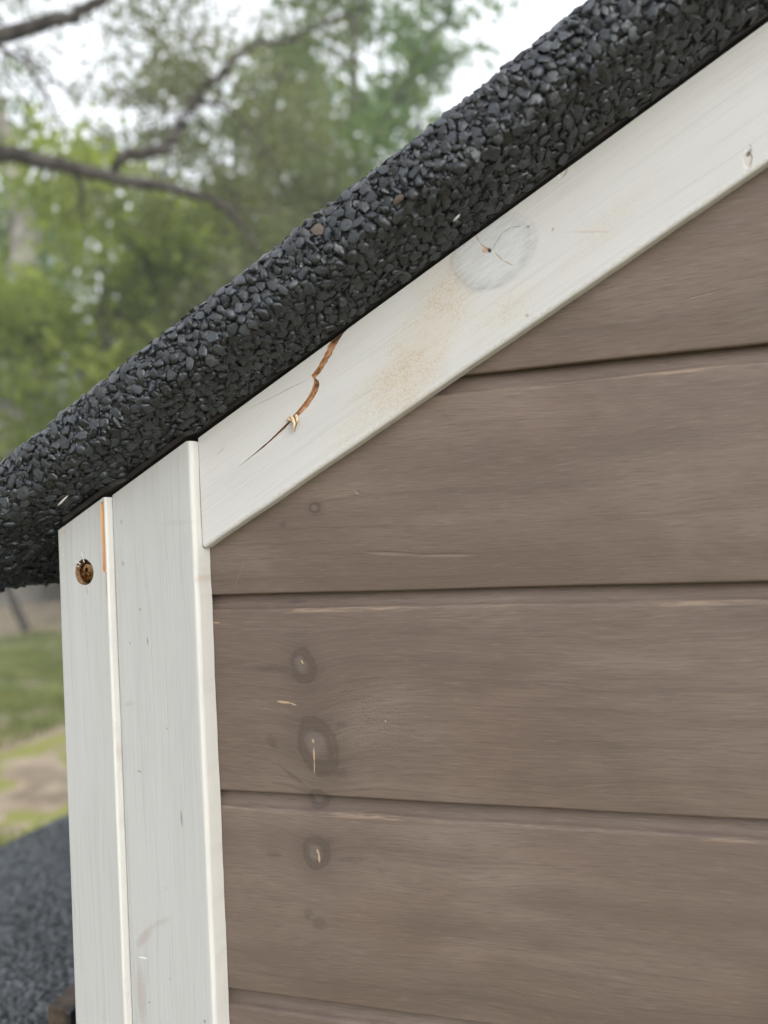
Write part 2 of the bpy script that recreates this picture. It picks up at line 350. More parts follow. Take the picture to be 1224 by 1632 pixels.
MT['felt'] = plain('black_felt', (0.013, 0.012, 0.013), 0.8, 0.2, 0, 0.4, 500, 0.0003)
MT['felt_edge'] = plain('felt_backing', (0.017, 0.0145, 0.0135), 0.7, 0.25, 0, 0.4, 200, 0.0003)
MT['brass'] = plain('yellow_zinc', (0.19, 0.11, 0.05), 0.2, 0.5, 1.0, 0.3, 700, 0.0001)
MT['batten'] = plain('dark_brown_wood', (0.075, 0.056, 0.043), 0.65, 0.25, 0, 0.35, 120, 0.0004)
MT['metal'] = plain('dark_bracket', (0.05, 0.05, 0.052), 0.4, 0.5, 0.8, 0.2, 200)
MT['fibre'] = plain('wood_fibre', (0.62, 0.48, 0.32), 0.7, 0.2, 0, 0.25, 900)
MT['whitefibre'] = plain('painted_fibre', (0.62, 0.58, 0.52), 0.6, 0.2, 0, 0.2, 900)

# ------------------------------------------------------------------ object helpers
def tag(o, label=None, cat=None, group=None, kind=None):
    if label: o['label'] = label
    if cat: o['category'] = cat
    if group: o['group'] = group
    if kind: o['kind'] = kind
    return o
def empty(name, loc, label, cat, group=None):
    o = bpy.data.objects.new(name, None); COL.objects.link(o); o.location = loc; o.empty_display_size = 0.1
    return tag(o, label, cat, group)
def attach(o, parent):
    """keep o where it stands, under parent"""
    if parent is not None:
        o.parent = parent
        pm = Matrix.Identity(4); q = parent
        while q is not None:
            pm = q.matrix_basis @ pm if q is parent else q.matrix_basis @ pm
            q = q.parent
        o.matrix_basis = pm.inverted() @ o.matrix_basis
    return o
def mesh_obj(name, verts, faces, mats, parent=None, mi=None, smooth=None, matrix=None):
    me = bpy.data.meshes.new(name); me.from_pydata(verts, [], faces)
    for mm in (mats if isinstance(mats, (list, tuple)) else [mats]): me.materials.append(mm)
    if mi is not None: me.polygons.foreach_set('material_index', mi)
    if smooth is not None: me.polygons.foreach_set('use_smooth', smooth if not isinstance(smooth, bool) else [smooth]*len(me.polygons))
    me.update()
    o = bpy.data.objects.new(name, me); COL.objects.link(o)
    if matrix is not None: o.matrix_basis = matrix
    return attach(o, parent)
class MB:
    def __init__(s): s.v = []; s.f = []; s.mi = []; s.sm = []
    def face(s, pts, mi=0, sm=False):
        k = len(s.v); s.v += [tuple(p) for p in pts]; s.f.append(tuple(range(k, k+len(pts)))); s.mi.append(mi); s.sm.append(sm)
    def add(s, V, Fs, mi=0, sm=False):
        k = len(s.v); s.v += [tuple(p) for p in V]
        for f in Fs: s.f.append(tuple(i+k for i in f)); s.mi.append(mi); s.sm.append(sm)
    def box(s, x0, x1, y0, y1, z0, z1, mi=0):
        V = [(x0,y0,z0),(x1,y0,z0),(x1,y1,z0),(x0,y1,z0),(x0,y0,z1),(x1,y0,z1),(x1,y1,z1),(x0,y1,z1)]
        s.add(V, [(3,2,1,0),(4,5,6,7),(0,1,5,4),(1,2,6,5),(2,3,7,6),(3,0,4,7)], mi)
    def tube(s, pts, rad, n=8, mi=0, cap=True):
        pts = [Vector(p) for p in pts]; k = len(s.v); t = None
        ref = Vector((0.31, 0.2, 0.93))
        for i, p in enumerate(pts):
            d = (pts[min(i+1, len(pts)-1)] - pts[max(i-1, 0)]).normalized()
            a = d.cross(ref).normalized() if abs(d.dot(ref)) < 0.97 else d.cross(Vector((1, 0, 0))).normalized()
            b = d.cross(a)
            for j in range(n):
                q = 2*math.pi*j/n; s.v.append(tuple(p + (a*math.cos(q) + b*math.sin(q))*rad[i]))
        for i in range(len(pts)-1):
            for j in range(n):
                s.f.append((k+i*n+j, k+i*n+(j+1) % n, k+(i+1)*n+(j+1) % n, k+(i+1)*n+j)); s.mi.append(mi); s.sm.append(True)
        if cap:
            s.f.append(tuple(k+(len(pts)-1)*n+j for j in range(n))); s.mi.append(mi); s.sm.append(False)
    def build(s, name, mats, parent=None, matrix=None):
        return mesh_obj(name, s.v, s.f, mats, parent, s.mi, s.sm, matrix)

def weld(o, d=1e-6):
    bm = bmesh.new(); bm.from_mesh(o.data); bmesh.ops.remove_doubles(bm, verts=bm.verts, dist=d); bm.to_mesh(o.data); bm.free()

# ------------------------------------------------------------------ the shed
GZ = -1.0
shed = empty('wooden_shed', (0.25, 0.3, GZ), 'small wooden shed with brown board siding, white trim and black stone chip roof', 'shed')
PITCHB = 0.070
XR = 0.56                                     # right end of the gable wall; ridge half way
XM = 0.262
# siding boards: each board its own object, origin at its bottom left
def board_profile():
    r = 0.0009; p = []
    p.append((0.006, 0.0)); p.append((0.0012, 0.0002))
    for i in range(5):
        a = math.pi/2*i/4; p.append((r - r*math.sin(a) if i else r, r - r*math.cos(a)))
    zt = PITCHB - 0.0052
    p.append((0.0, 0.03)); p.append((0.0, zt-0.0014))
    for i in range(1, 5):
        a = math.pi/2*i/4; p.append((0.0014-0.0014*math.cos(a), zt-0.0014+0.0014*math.sin(a)))
    p.append((0.0024, zt+0.0005)); p.append((0.0032, zt+0.0018)); p.append((0.0036, PITCHB+0.006)); p.append((0.010, PITCHB+0.006))
    return p
prof = board_profile()
def wall_top(x):                               # underside of the roof above the gable
    return -0.0133 + math.tan(TH)*min(x, 2*XM-x) - 0.0008/math.cos(TH)
def build_board(k):
    zb = -PITCHB*k
    V = []; Fc = []; xs = []
    # clip the board to the gable outline by sampling columns
    n = 150
    x0, x1 = -0.004, 2*XM+0.004
    cols = []
    for i in range(n+1):
        x = x0 + (x1-x0)*i/n
        cols.append(x)
    npf = len(prof)
    for ix, x in enumerate(cols):
        wv = 0.00025*mnoise.noise((x*25, k*3.7, 0)); wv2 = 0.00022*mnoise.noise((x*60, k*5.1, 4)); wt = 0.0004*mnoise.noise((x*18, k*2.3, 9))
        top = wall_top(x) - zb
        for j, (y, z) in enumerate(prof):
            zz = z + (wv if z < 0.004 else (wt + wv2 if 0.06 < z < 0.069 else 0))
            V.append((x, y + 0.0002*mnoise.noise((x*9, z*20, k*7.7)), min(zz, max(top, 0.0))))
    for ix in range(n):
        if max(wall_top(cols[ix]), wall_top(cols[ix+1])) - zb <= 0.0: continue
        for j in range(npf-1):
            a = ix*npf+j; Fc.append((a, a+npf, a+npf+1, a+1))
    o = mesh_obj('siding_board', V, Fc, MT['siding'], None, None, True, Matrix.Translation((0, 0, zb)))
    weld(o, 1e-7)
    return attach(o, shed)
for k in range(-1, 12): build_board(k)         # k = joint below the board, counted from the top one in the photograph
mb = MB(); mb.box(-0.05, 2*XM+0.05, 0.011, 0.02, -0.86, -0.03); mb.build('wall_lining', MT['batten'], shed)
# side and back walls: boards too, outside the photograph
for k in range(0, 12):
    mb = MB(); mb.box(-0.05, -0.042, 0.021, 0.62, -PITCHB*(k+1)+0.003, -PITCHB*k); mb.build('siding_board', MT['siding'], shed)
    mb = MB(); mb.box(2*XM+0.042, 2*XM+0.05, 0.021, 0.62, -PITCHB*(k+1)+0.003, -PITCHB*k); mb.build('siding_board', MT['siding'], shed)
    mb = MB(); mb.box(-0.042, 2*XM+0.042, 0.612, 0.62, -PITCHB*(k+1)+0.003, -PITCHB*k); mb.build('siding_board', MT['siding'], shed)
mb = MB(); mb.box(-0.042, 2*XM+0.042, 0.021, 0.612, -0.86, -0.84); mb.build('floor_panel', MT['batten'], shed)
for (lx, ly) in ((-0.03, 0.03), (2*XM-0.01, 0.03), (-0.03, 0.57), (2*XM-0.01, 0.57)):
    mb = MB(); mb.box(lx, lx+0.04, ly, ly+0.04, GZ, -0.862); mb.build('leg', MT['batten'], shed)

def edge_wobble(t, seed, amp, fr): return amp*mnoise.noise((t*fr, seed, 0.5)) + 0.5*amp*mnoise.noise((t*fr*4.3, seed, 7.5))

def plate(name, outer, tags, holes, t_front, t_back, mats, parent, matrix=None, rad=0.001, wobble=0.0):
    """A board: flat front polygon (a, b) at y=-t_front with rounded arrises where the edge tag gives an outward direction;
    holes = list of (points, depth, wall material, floor material, taper)"""
    M_ = MB()
    polys = [[Vector((a, b, 0)) for a, b in outer]] + [[Vector((a, b, 0)) for a, b in h[0]] for h in holes]
    flat = [p for pl in polys for p in pl]
    V = [(p.x, -t_front, p.y) for p in flat]
    tri = tessellate_polygon(polys)
    fs = []
    for t in tri:
        a, b, c = (flat[i] for i in t)
        fs.append(tuple(t) if (b-a).cross(c-a).z > 0 else tuple(reversed(t)))
    M_.add(V, fs, 0)
    n = len(outer)
    for i in range(n):
        tg = tags[i]
        p, q = outer[i], outer[(i+1) % n]
        if tg is None or tg == 'crack':
            mi = 0 if tg is None else 1
            M_.face([(p[0], -t_front, p[1]), (p[0], t_back, p[1]), (q[0], t_back, q[1]), (q[0], -t_front, q[1])], mi)
        else:
            (dx, dz), r = tg
            st = []
            for j in range(7):
                a = math.pi/2*j/6; st.append((r*math.sin(a), -t_front + r - r*math.cos(a)))
            st.append((r, t_back))
            for j in range(7):
                (o0, y0), (o1, y1) = st[j], st[j+1]
                wp = edge_wobble(p[0]+p[1], 3.3, wobble, 70); wq = edge_wobble(q[0]+q[1], 3.3, wobble, 70)
                f = lambda pt, oo, w_: (pt[0]+dx*(oo + w_*oo/r), pt[1]+dz*(oo + w_*oo/r))
                a0, a1, b0, b1 = f(p, o0, wp), f(p, o1, wp), f(q, o0, wq), f(q, o1, wq)
                M_.face([(a0[0], y0, a0[1]), (a1[0], y1, a1[1]), (b1[0], y1, b1[1]), (b0[0], y0, b0[1])], 0, True)
    for pts, depth, wm, fm, taper in holes:
        c = sum((Vector((a, b)) for a, b in pts), Vector((0, 0)))/len(pts)
        inn = [tuple(c + (Vector(p)-c)*taper) for p in pts]
        for i in range(len(pts)):
            p, q, pi, qi = pts[i], pts[(i+1) % len(pts)], inn[i], inn[(i+1) % len(pts)]
            M_.face([(p[0], -t_front, p[1]), (q[0], -t_front, q[1]), (qi[0], -t_front+depth, qi[1]), (pi[0], -t_front+depth, pi[1])], wm, False)
        tr = tessellate_polygon([[Vector((a, b, 0)) for a, b in inn]])
        M_.add([(a, -t_front+depth, b) for a, b in inn], tr, fm)
    o = M_.build(name, mats, None, matrix)
    weld(o, 2e-7)
    bm = bmesh.new(); bm.from_mesh(o.data); bmesh.ops.recalc_face_normals(bm, faces=bm.faces); bm.to_mesh(o.data); bm.free()
    return attach(o, parent)

# ---- wide vertical trim
def vline(x, z0, z1, n): return [(x, z0+(z1-z0)*i/n) for i in range(n+1)]
def trim_top(x): return -0.0133 + math.tan(TH)*x - 0.0006
ZB = -0.86
r = 0.0019; xl, xr = -0.0329, 0.0 - r
right = vline(xr, ZB, trim_top(xr), 220); left = vline(xl, trim_top(xl), ZB, 2)
outer = right + left
tags = [((1, 0), r)]*220 + [None] + [None]*2 + [None]
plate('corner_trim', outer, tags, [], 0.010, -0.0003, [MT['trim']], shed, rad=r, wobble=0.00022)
# ---- narrow outer trim, the edge of the side wall's trim board: proud, with screw hole and a long split
r = 0.0009; r2 = 0.0006; xl, xr = -0.0544, -0.0333 - r
xl += r2
right = vline(xr, ZB, trim_top(xr), 220); left = vline(xl, trim_top(xl), ZB, 60)
outer = right + left
tags = [((1, 0), r)]*220 + [None] + [((-1, 0), r2)]*60 + [None]
hc = on_y(134.5, 913, -0.0134); hole = []
for i in range(28):
    a = 2*math.pi*i/28
    rx, rz = 0.0039, 0.0047*(1.06 if math.sin(a) > 0 else 0.94)
    k = 1 + 0.05*mnoise.noise((math.cos(a)*2, math.sin(a)*2, 3))
    hole.append((hc.x + rx*k*math.cos(a), hc.z + rz*k*math.sin(a)))
sp_l = [(159.5, 801), (160.5, 830), (162.5, 870), (164.0, 911)]
sp_r = [(172.5, 911), (170.8, 870), (169.5, 830), (168.5, 799)]
low = [(168.2, 913), (169.0, 935), (170.0, 953), (171.5, 955), (173.2, 945), (173.0, 930), (172.5, 911)]
slot = [(on_y(u, v, -0.0134).x, on_y(u, v, -0.0134).z) for u, v in (sp_l + [(168.2, 913), (169.0, 935), (170.2, 953), (171.6, 955), (173.0, 943)] + sp_r)]
slot = [(min(a, xr-0.00005), b) for a, b in slot]
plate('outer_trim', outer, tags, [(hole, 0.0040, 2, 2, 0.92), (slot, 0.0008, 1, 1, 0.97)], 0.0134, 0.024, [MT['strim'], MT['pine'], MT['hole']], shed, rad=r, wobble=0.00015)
# matching trim on the far corner (outside the photograph)
mb = MB(); mb.box(2*XM, 2*XM+0.055, -0.010, 0.004, ZB, -0.03); mb.build('corner_trim', MT['white'], shed)

# ---- rake board with its split
T_R = 0.0056
def crack_pts():
    z1 = lambda a, b: (300+a/3.825, 380+b/3.825); z4 = lambda a, b: (280+a/6.12, 660+b/6.12)
    rgt = [z1(965, 535), z1(945, 580), z1(920, 622), z1(893, 668), z1(880, 690), z1(876, 712), z1(855, 735), z1(850, 752), z1(838, 765), z1(822, 795), z1(800, 825), z1(776, 849),
           z1(798, 872), z1(800, 893), z1(792, 925), z1(770, 968), z1(730, 1025), z1(690, 1066), z1(652, 1098), z4(1140, 52), z4(1100, 102), z4(1060, 148), z4(1020, 182), z4(970, 226), z4(920, 270), z4(850, 332), z4(740, 416)]
    tip = [z4(600, 527)]
    lft = [z4(738, 411), z4(840, 320), z4(908, 262), z4(950, 222), z4(990, 182), z4(1030, 142), z4(1060, 112), z4(1120, 58), z1(632, 1088), z1(655, 1064), z1(690, 1022), z1(722, 980), z1(750, 930), z1(766, 885), z1(768, 862),
           z1(750, 836), z1(770, 812), z1(792, 782), z1(800, 762), z1(826, 722), z1(830, 706), z1(848, 682), z1(850, 660), z1(868, 628), z1(886, 605), z1(910, 550), z1(935, 500)]
    return [on_rake(u, v) for u, v in rgt], [on_rake(u, v) for u, v in tip], [on_rake(u, v) for u, v in lft]
cr, ct, cl = crack_pts()
NT = -0.0004
nb = on_rake(600, 690)[1]
nb = (on_rake(325, 871)[1] + on_rake(1224, 262)[1])/2
rb = 0.0012
def s_left(n): return (0.0003 + n*math.sin(TH))/math.cos(TH)        # plumb cut against the corner trim (x = 0)
s_end = XM/math.cos(TH)
bot = [(s_left(nb+rb) + (s_end-0.02-s_left(nb+rb))*i/260, nb+rb) for i in range(261)]
outer = list(bot); tags = [((0, -1), rb)]*260
outer.append((s_end, NT)); tags += [None]                            # ridge end
tags += [None]
cr2 = [(a, min(b, NT)) for a, b in cr]; cl2 = [(a, min(b, NT)) for a, b in cl]
cr2[0] = (cr2[0][0], NT); cl2[-1] = (cl2[-1][0], NT)
# top edge from the ridge down to the crack, into the crack and out again
outer += cr2; tags += ['crack']*len(cr2)
outer += ct; tags += ['crack']
outer += cl2; tags += ['crack']*(len(cl2)-1) + [None]
outer.append((s_left(NT), NT)); tags += [None]
# tags are per edge i -> i+1: realign
tags = [((0, -1), rb)]*260 + [None, None] + ['crack']*(len(cr2)-1+1+len(cl2)) + [None, None]
tags = tags[:len(outer)]
rake = plate('rake_board', outer, tags, [], T_R, -0.0004, [MT['rake'], MT['raw']], shed, RAKE_M, rad=rb, wobble=0.0002)
# torn wood at the bottom of the split
V = []; Fc = []
mid = list(zip(cr2, reversed(cl2)))
nn = min(len(cr2), len(cl2))
for i in range(60):
    t = i/59
    a = cr2[min(int(t*(len(cr2)-1)), len(cr2)-1)]; b = cl2[::-1][min(int(t*(len(cl2)-1)), len(cl2)-1)]
    for j in range(5):
        f = -0.25 + 1.5*j/4
        V.append((a[0]+(b[0]-a[0])*f, -T_R + 0.0019 + 0.0005*mnoise.noise((i*0.4, j*0.9, 2.0)), min(a[1]+(b[1]-a[1])*f, NT-0.0002)))
for i in range(59):
    for j in range(4): k = i*5+j; Fc.append((k, k+1, k+6, k+5))
o = mesh_obj('torn_wood', V, Fc, MT['raw'], None, None, True, RAKE_M.copy()); 
o.parent = rake
o.matrix_basis = Matrix.Identity(4)
# the torn tag of fibre hanging at the bend of the split, and curls by the screw hole
def fibre(name, pts, r0, m, parent, n=5):
    mb = MB(); k = len(pts); mb.tube(pts, [r0*(1-0.75*i/(k-1)) for i in range(k)], n); return mb.build(name, m, parent)
P_ = lambda u, v, y: on_y(u, v, y)
for pts, r0 in [([P_(464, 664, -0.0060), P_(467, 669, -0.0072), P_(469, 676, -0.0078), P_(467, 681, -0.0075), P_(471, 688, -0.0066)], 0.00075),
                ([P_(472, 662, -0.0058), P_(474, 670, -0.0070), P_(472, 679, -0.0072), P_(470, 684, -0.0065)], 0.0006),
                ([P_(459, 668, -0.0058), P_(464, 670, -0.0068), P_(468, 672, -0.0070)], 0.0006)]:
    fibre('splinter', pts, r0, MT['fibre'], shed)
for pts, r0 in [([P_(134, 896, -0.0134), P_(132, 889, -0.0144), P_(130, 881, -0.0150)], 0.0002), ([P_(128, 899, -0.0134), P_(123, 896, -0.0144), P_(118, 895, -0.0148)], 0.0002),
                ([P_(126, 902, -0.0136), P_(122, 903, -0.0142)], 0.0002)]:
    fibre('splinter', pts, r0, MT['whitefibre'], shed)
# screw: domed head with a cross recess, sunk in the hole
def screw_mesh():
    n = 44; R = 0.0038; V = []; Fc = []; idx = {}
    for ir in range(13):
        for ia in range(n):
            rr = R*ir/12; a = 2*math.pi*ia/n; x, z = rr*math.cos(a), rr*math.sin(a)
            h = 0.0009*(1-(rr/R)**2) if ir < 12 else -0.0008
            w_ = 0.00048
            if rr < 0.0021 and (abs(x) < w_ or abs(z) < w_): h -= 0.0011*(1-rr/0.0025)**0.5
            V.append((x, -h, z))
    for ir in range(12):
        for ia in range(n):
            a, b = ir*n+ia, ir*n+(ia+1) % n; Fc.append((a, a+n, b+n, b))
    return V, Fc
V, Fc = screw_mesh()
o = mesh_obj('screw', V, Fc, MT['brass'], None, None, False, Matrix.Translation((hc.x-0.0002, -0.0112, hc.z-0.0003)) @ Matrix.Rotation(math.radians(9), 4, 'Y') @ Matrix.Rotation(math.radians(8), 4, 'X'))
attach(o, shed)

# ------------------------------------------------------------------ roof: felt-wrapped slab, stone chips
Y_V = -0.0312; N_U, N_T = 0.0020, 0.0258; R1, R2 = 0.0045, 0.0055      # verge plane, underside, top, corner radii
S0, S1 = -0.1105, s_end + 0.012
Y_BACK = 0.66
prof_pts = []                 # (y, n, ny, nn)
def build_profile():
    """felt turned under the verge: soffit slanting back to the trim, rounded nose, upright face, rounded top"""
    y0, n0, y1, n1 = -0.0055, 0.0012, Y_V, 0.0085
    dy, dn = y1-y0, n1-n0; ln = math.hypot(dy, dn); sn = (dn/ln, -(-dy)/ln)       # outward: down and forward
    sn = (-dn/ln, dy/ln)
    ang0 = math.atan2(sn[1], sn[0])               # soffit normal angle in (y, n)
    P = []
    cut = R1*math.tan((abs(math.pi - abs(ang0)))/2)
    L0 = ln - cut; k = int(L0/0.001)
    for i in range(k+1): t = L0*i/k/ln; P.append((y0+dy*t, n0+dn*t, sn[0], sn[1]))
    cx, cn = P[-1][0]-sn[0]*R1, P[-1][1]-sn[1]*R1
    a0 = ang0 if ang0 > 0 else ang0 + 2*math.pi
    for i in range(1, 9):
        a = a0 + (math.pi-a0)*i/8; P.append((cx+R1*math.cos(a), cn+R1*math.sin(a), math.cos(a), math.sin(a)))
    yv = P[-1][0]; n = P[-1][1]+0.001
    while n < N_T-R2: P.append((yv, n, -1, 0)); n += 0.001
    for i in range(9):
        a = math.pi/2*i/8; P.append((yv+R2-R2*math.cos(a), N_T-R2+R2*math.sin(a), -math.cos(a), math.sin(a)))
    y = yv+R2+0.001
    while y < 0.03: P.append((y, N_T, 0, 1)); y += 0.001
    return np.array(P)
PROF = build_profile()
ARC = np.concatenate([[0], np.cumsum(np.hypot(np.diff(PROF[:,0]), np.diff(PROF[:,1])))])
def sag(s): return 0.0007*mnoise.noise((s*22, 1.7, 0)) + 0.0004*mnoise.noise((s*70, 5.7, 0))
# felt slab
ss = np.linspace(S0, S1, 90); V = []; Fc = []
npf = len(PROF)
full = [(0.640, N_U), (0.003, N_U)] + [(p[0], p[1]) for p in PROF] + [(Y_BACK, N_T), (Y_BACK, N_U)]
for s in ss:
    for (y, n) in full: V.append((s, y, n + (sag(s) if y < 0.03 else 0)))
nf = len(full)
for i in range(len(ss)-1):
    for j in range(nf): a, b = i*nf+j, i*nf+(j+1) % nf; Fc.append((a, b, b+nf, a+nf))
Fc.append(tuple(range(nf))); Fc.append(tuple(reversed([(len(ss)-1)*nf+j for j in range(nf)])))
roof = mesh_obj('roof', V, Fc, MT['felt'], None, None, False, RAKE_M.copy()); attach(roof, shed)
# bare strip of felt backing where the sheet ends against the trim
mb = MB()
for i in range(len(ss)-1):
    a, b = ss[i], ss[i+1]
    if a < -0.060: continue
    ya, yb = ((-0.0068 if q > 0.001 else -0.0103 if q > -0.0345 else -0.0136)+0.0007*mnoise.noise((q*40, 3, 3)) for q in (a, b))
    za, zb_ = (0.0006+sag(q)*0.3 for q in (a, b))
    mb.face([(a, ya, za), (a, -0.0007, za+0.0003), (b, -0.0007, zb_+0.0003), (b, yb, zb_)])
    mb.face([(a, ya, za), (b, yb, zb_), (b, yb-0.0003, zb_+0.0016), (a, ya-0.0003, za+0.0016)])
o = mb.build('felt_edge', MT['felt_edge'], None, RAKE_M.copy()); o.parent = roof; o.matrix_basis = Matrix.Identity(4)
# far slope (outside the photograph)
mb = MB()
pA = [(XM, wall_top(XM)+0.034), (2*XM+0.10, wall_top(XM)+0.034-math.tan(TH)*(XM+0.10)), (2*XM+0.10, wall_top(XM)+0.006-math.tan(TH)*(XM+0.10)), (XM, wall_top(XM)+0.006)]
for i in range(4):
    p, q = pA[i], pA[(i+1) % 4]; mb.face([(p[0], -0.033, p[1]), (q[0], -0.033, q[1]), (q[0], Y_BACK, q[1]), (p[0], Y_BACK, p[1])])
mb.face([(a, -0.033, b) for a, b in pA]); mb.face([(a, Y_BACK, b) for a, b in reversed(pA)])
mb.build('roof', MT['felt'], shed)

# chip prototypes: rounded, slightly split slate flakes, unit size 1 across, flat side in local xy
def chip_proto(sd, nseg=9, rings=((1.0, 0.0), (0.93, 0.68), (0.74, 1.0))):
    rg = np.random.default_rng(sd)
    ang = np.sort((np.arange(nseg) + rg.uniform(-0.38, 0.38, nseg))*2*math.pi/nseg)
    asp = rg.uniform(0.48, 0.95); rad = rg.uniform(0.74, 1.18, nseg); th = rg.uniform(0.20, 0.40)
    tilt = rg.uniform(-0.42, 0.42, 2)
    lay = [(-rings[2][0], -rings[2][1]), (-rings[1][0], -rings[1][1]), (rings[0][0], 0.0), (rings[1][0], rings[1][1]), (rings[2][0], rings[2][1])]
    V = []
    for q, h in lay:
        q = abs(q); off = rg.uniform(-0.09, 0.09, 2)*(1 if h > 0 else 0)
        for a, r_ in zip(ang, rad):
            rr = r_*rg.uniform(0.93, 1.07)
            x = 0.5*q*rr*math.cos(a) + off[0]; y = 0.5*q*rr*math.sin(a)*asp + off[1]
            V.append((x, y, 0.5*th*h*(1 + tilt[0]*x*2 + tilt[1]*y*2)*rg.uniform(0.9, 1.1)))
    Fc = [tuple(reversed(range(nseg)))]
    for l in range(4):
        for j in range(nseg):
            a, b = l*nseg+j, l*nseg+(j+1) % nseg; Fc.append((a, b, b+nseg, a+nseg))
    k = 4*nseg
    c = len(V); V.append((sum(V[k+j][0] for j in range(nseg))/nseg + rg.uniform(-.06, .06), sum(V[k+j][1] for j in range(nseg))/nseg, sum(V[k+j][2] for j in range(nseg))/nseg + 0.03))
    for j in range(nseg): Fc.append((k+j, k+(j+1) % nseg, c))
    return np.array(V), Fc
PROTOS = [chip_proto(100+i, 6+i % 4) for i in range(40)]
FACET = [i % 3 != 0 for i in range(40)]
LOWP = [chip_proto(300+i, 6, ((1.0, 0.0), (0.9, 0.6), (0.6, 1.0))) for i in range(10)]

def basis(nrm, rg, tilt):
    n = np.array(nrm, float) + rg.normal(0, tilt, 3); n /= np.linalg.norm(n)
    a = rg.normal(0, 1, 3); x = a - n*a.dot(n); x /= np.linalg.norm(x)
    return np.stack([x, np.cross(n, x), n], 1)
def poisson(n_try, L, Wd, sizes, k, rg, cell=0.006):
    """dart throwing on an unrolled strip"""
    grid = {}; out = []
    for i in range(n_try):
        s, t, d = rg.uniform(0, L), rg.uniform(0, Wd), sizes[i]
        gi, gj = int(s/cell), int(t/cell); ok = True
        for a in (gi-1, gi, gi+1):
            for b in (gj-1, gj, gj+1):
                for (s2, t2, d2) in grid.get((a, b), ()):
                    if (s-s2)**2 + (t-t2)**2 < (k*(d+d2)*0.5)**2: ok = False; break
                if not ok: break
            if not ok: break
        if ok: grid.setdefault((gi, gj), []).append((s, t, d)); out.append((s, t, d))
    return out
L = S1 - S0; Wd = ARC[-1]
chips = []       # (pos local, basis, size, proto, tone)
def lay(n_try, lo, hi, k, lift, tilt, power=1.0):
    sizes = np.sort(lo + (hi-lo)*rng.random(n_try)**power)[::-1]
    for s, t, d in poisson(n_try, L, Wd, sizes, k, rng):
        i = min(np.searchsorted(ARC, t), len(ARC)-1)
        y, n, ny, nn = PROF[i]
        sl = S0 + s
        yl = -0.0072 if sl > 0.001 else (-0.0108 if sl > -0.0345 else (-0.0140 if sl > -0.058 else -0.006))
        if nn < -0.5 and y > yl + 0.0008*mnoise.noise((sl*40, 3, 3)): continue
        fac = 0.6 if nn < -0.5 else 1.0                       # pressed flatter on the underside
        nr = np.array([0, ny, nn])
        pos = np.array([sl, y, n + sag(sl)]) + nr*(lift*d*fac)
        if nn < -0.5 and y > -0.014: pos[2] = max(pos[2], 0.0010)
        chips.append((pos, basis(nr, rng, tilt*(0.55 if nn < -0.5 else 0.45 if nn > 0.3 else 1.0)), d, int(rng.integers(len(PROTOS))), rng.random()**1.6, nr))
lay(46000, 0.0012, 0.0026, 0.56, 0.02, 0.36)
lay(60000, 0.0018, 0.0049, 0.60, 0.08, 0.29, 1.9)
# wrap of the felt at the eave corner and under the overhang beside the corner trim
def lay_flat(n, fpos, nr, lo, hi, tilt):
    for i in range(n):
        d = rng.uniform(lo, hi); nrv = np.array(nr, float)
        chips.append((np.array(fpos()) + nrv*0.1*d, basis(nrv, rng, tilt), d, int(rng.integers(len(PROTOS))), rng.random()**1.3, nrv))
lay_flat(1500, lambda: (rng.uniform(S0+0.001, -0.062), rng.uniform(-0.006, 0.10), N_U), (0, 0, -1), 0.002, 0.0045, 0.25)
lay_flat(900, lambda: (S0, rng.uniform(Y_V+0.002, 0.10), rng.uniform(N_U, N_T-0.002)), (-1, 0, 0), 0.002, 0.0050, 0.25)
# which 300 show largest: those facing the camera, by size over distance
Rm = np.array(RAKE_M.to_3x3()); Ro = np.array(RO); camn = np.array(CAM)
def shown(c):
    p = Rm @ c[0] + Ro; d = camn - p; dist = np.linalg.norm(d); nrm = Rm @ c[5]
    q = Vector(p) - CAM; dep = q.dot(CF)
    u = 612 + F_PX*q.dot(CR)/dep; v = 816 - F_PX*q.dot(CU)/dep
    if not (5 < u < 1219 and 5 < v < 1627): return 0
    if c[0][1] > -0.016 and c[0][0] > -0.2 and c[5][2] < 0 : return 0
    return max(0.0, nrm.dot(d/dist))*c[2]**2/dist**2
order = sorted(range(len(chips)), key=lambda i: -shown(chips[i]))
big = set(order[:300])
pm = []
for V, Fc in PROTOS:
    me = bpy.data.meshes.new('stone_chip'); me.from_pydata([tuple(v) for v in V], [], Fc); me.materials.append(MT['chip'])
    me.polygons.foreach_set('use_smooth', [len(pm) % 4 == 0]*len(me.polygons)); pm.append(me)
special = {}
for j, i in enumerate(order[:300]):
    pos, Bm, d, pr, tone, nr = chips[i]
    o = bpy.data.objects.new('stone_chip', pm[pr]); COL.objects.link(o)
    M4 = Matrix([[*(Bm[r_]*d), pos[r_]] for r_ in range(3)] + [[0, 0, 0, 1]])
    o.parent = roof; o.matrix_basis = M4
    special[i] = o
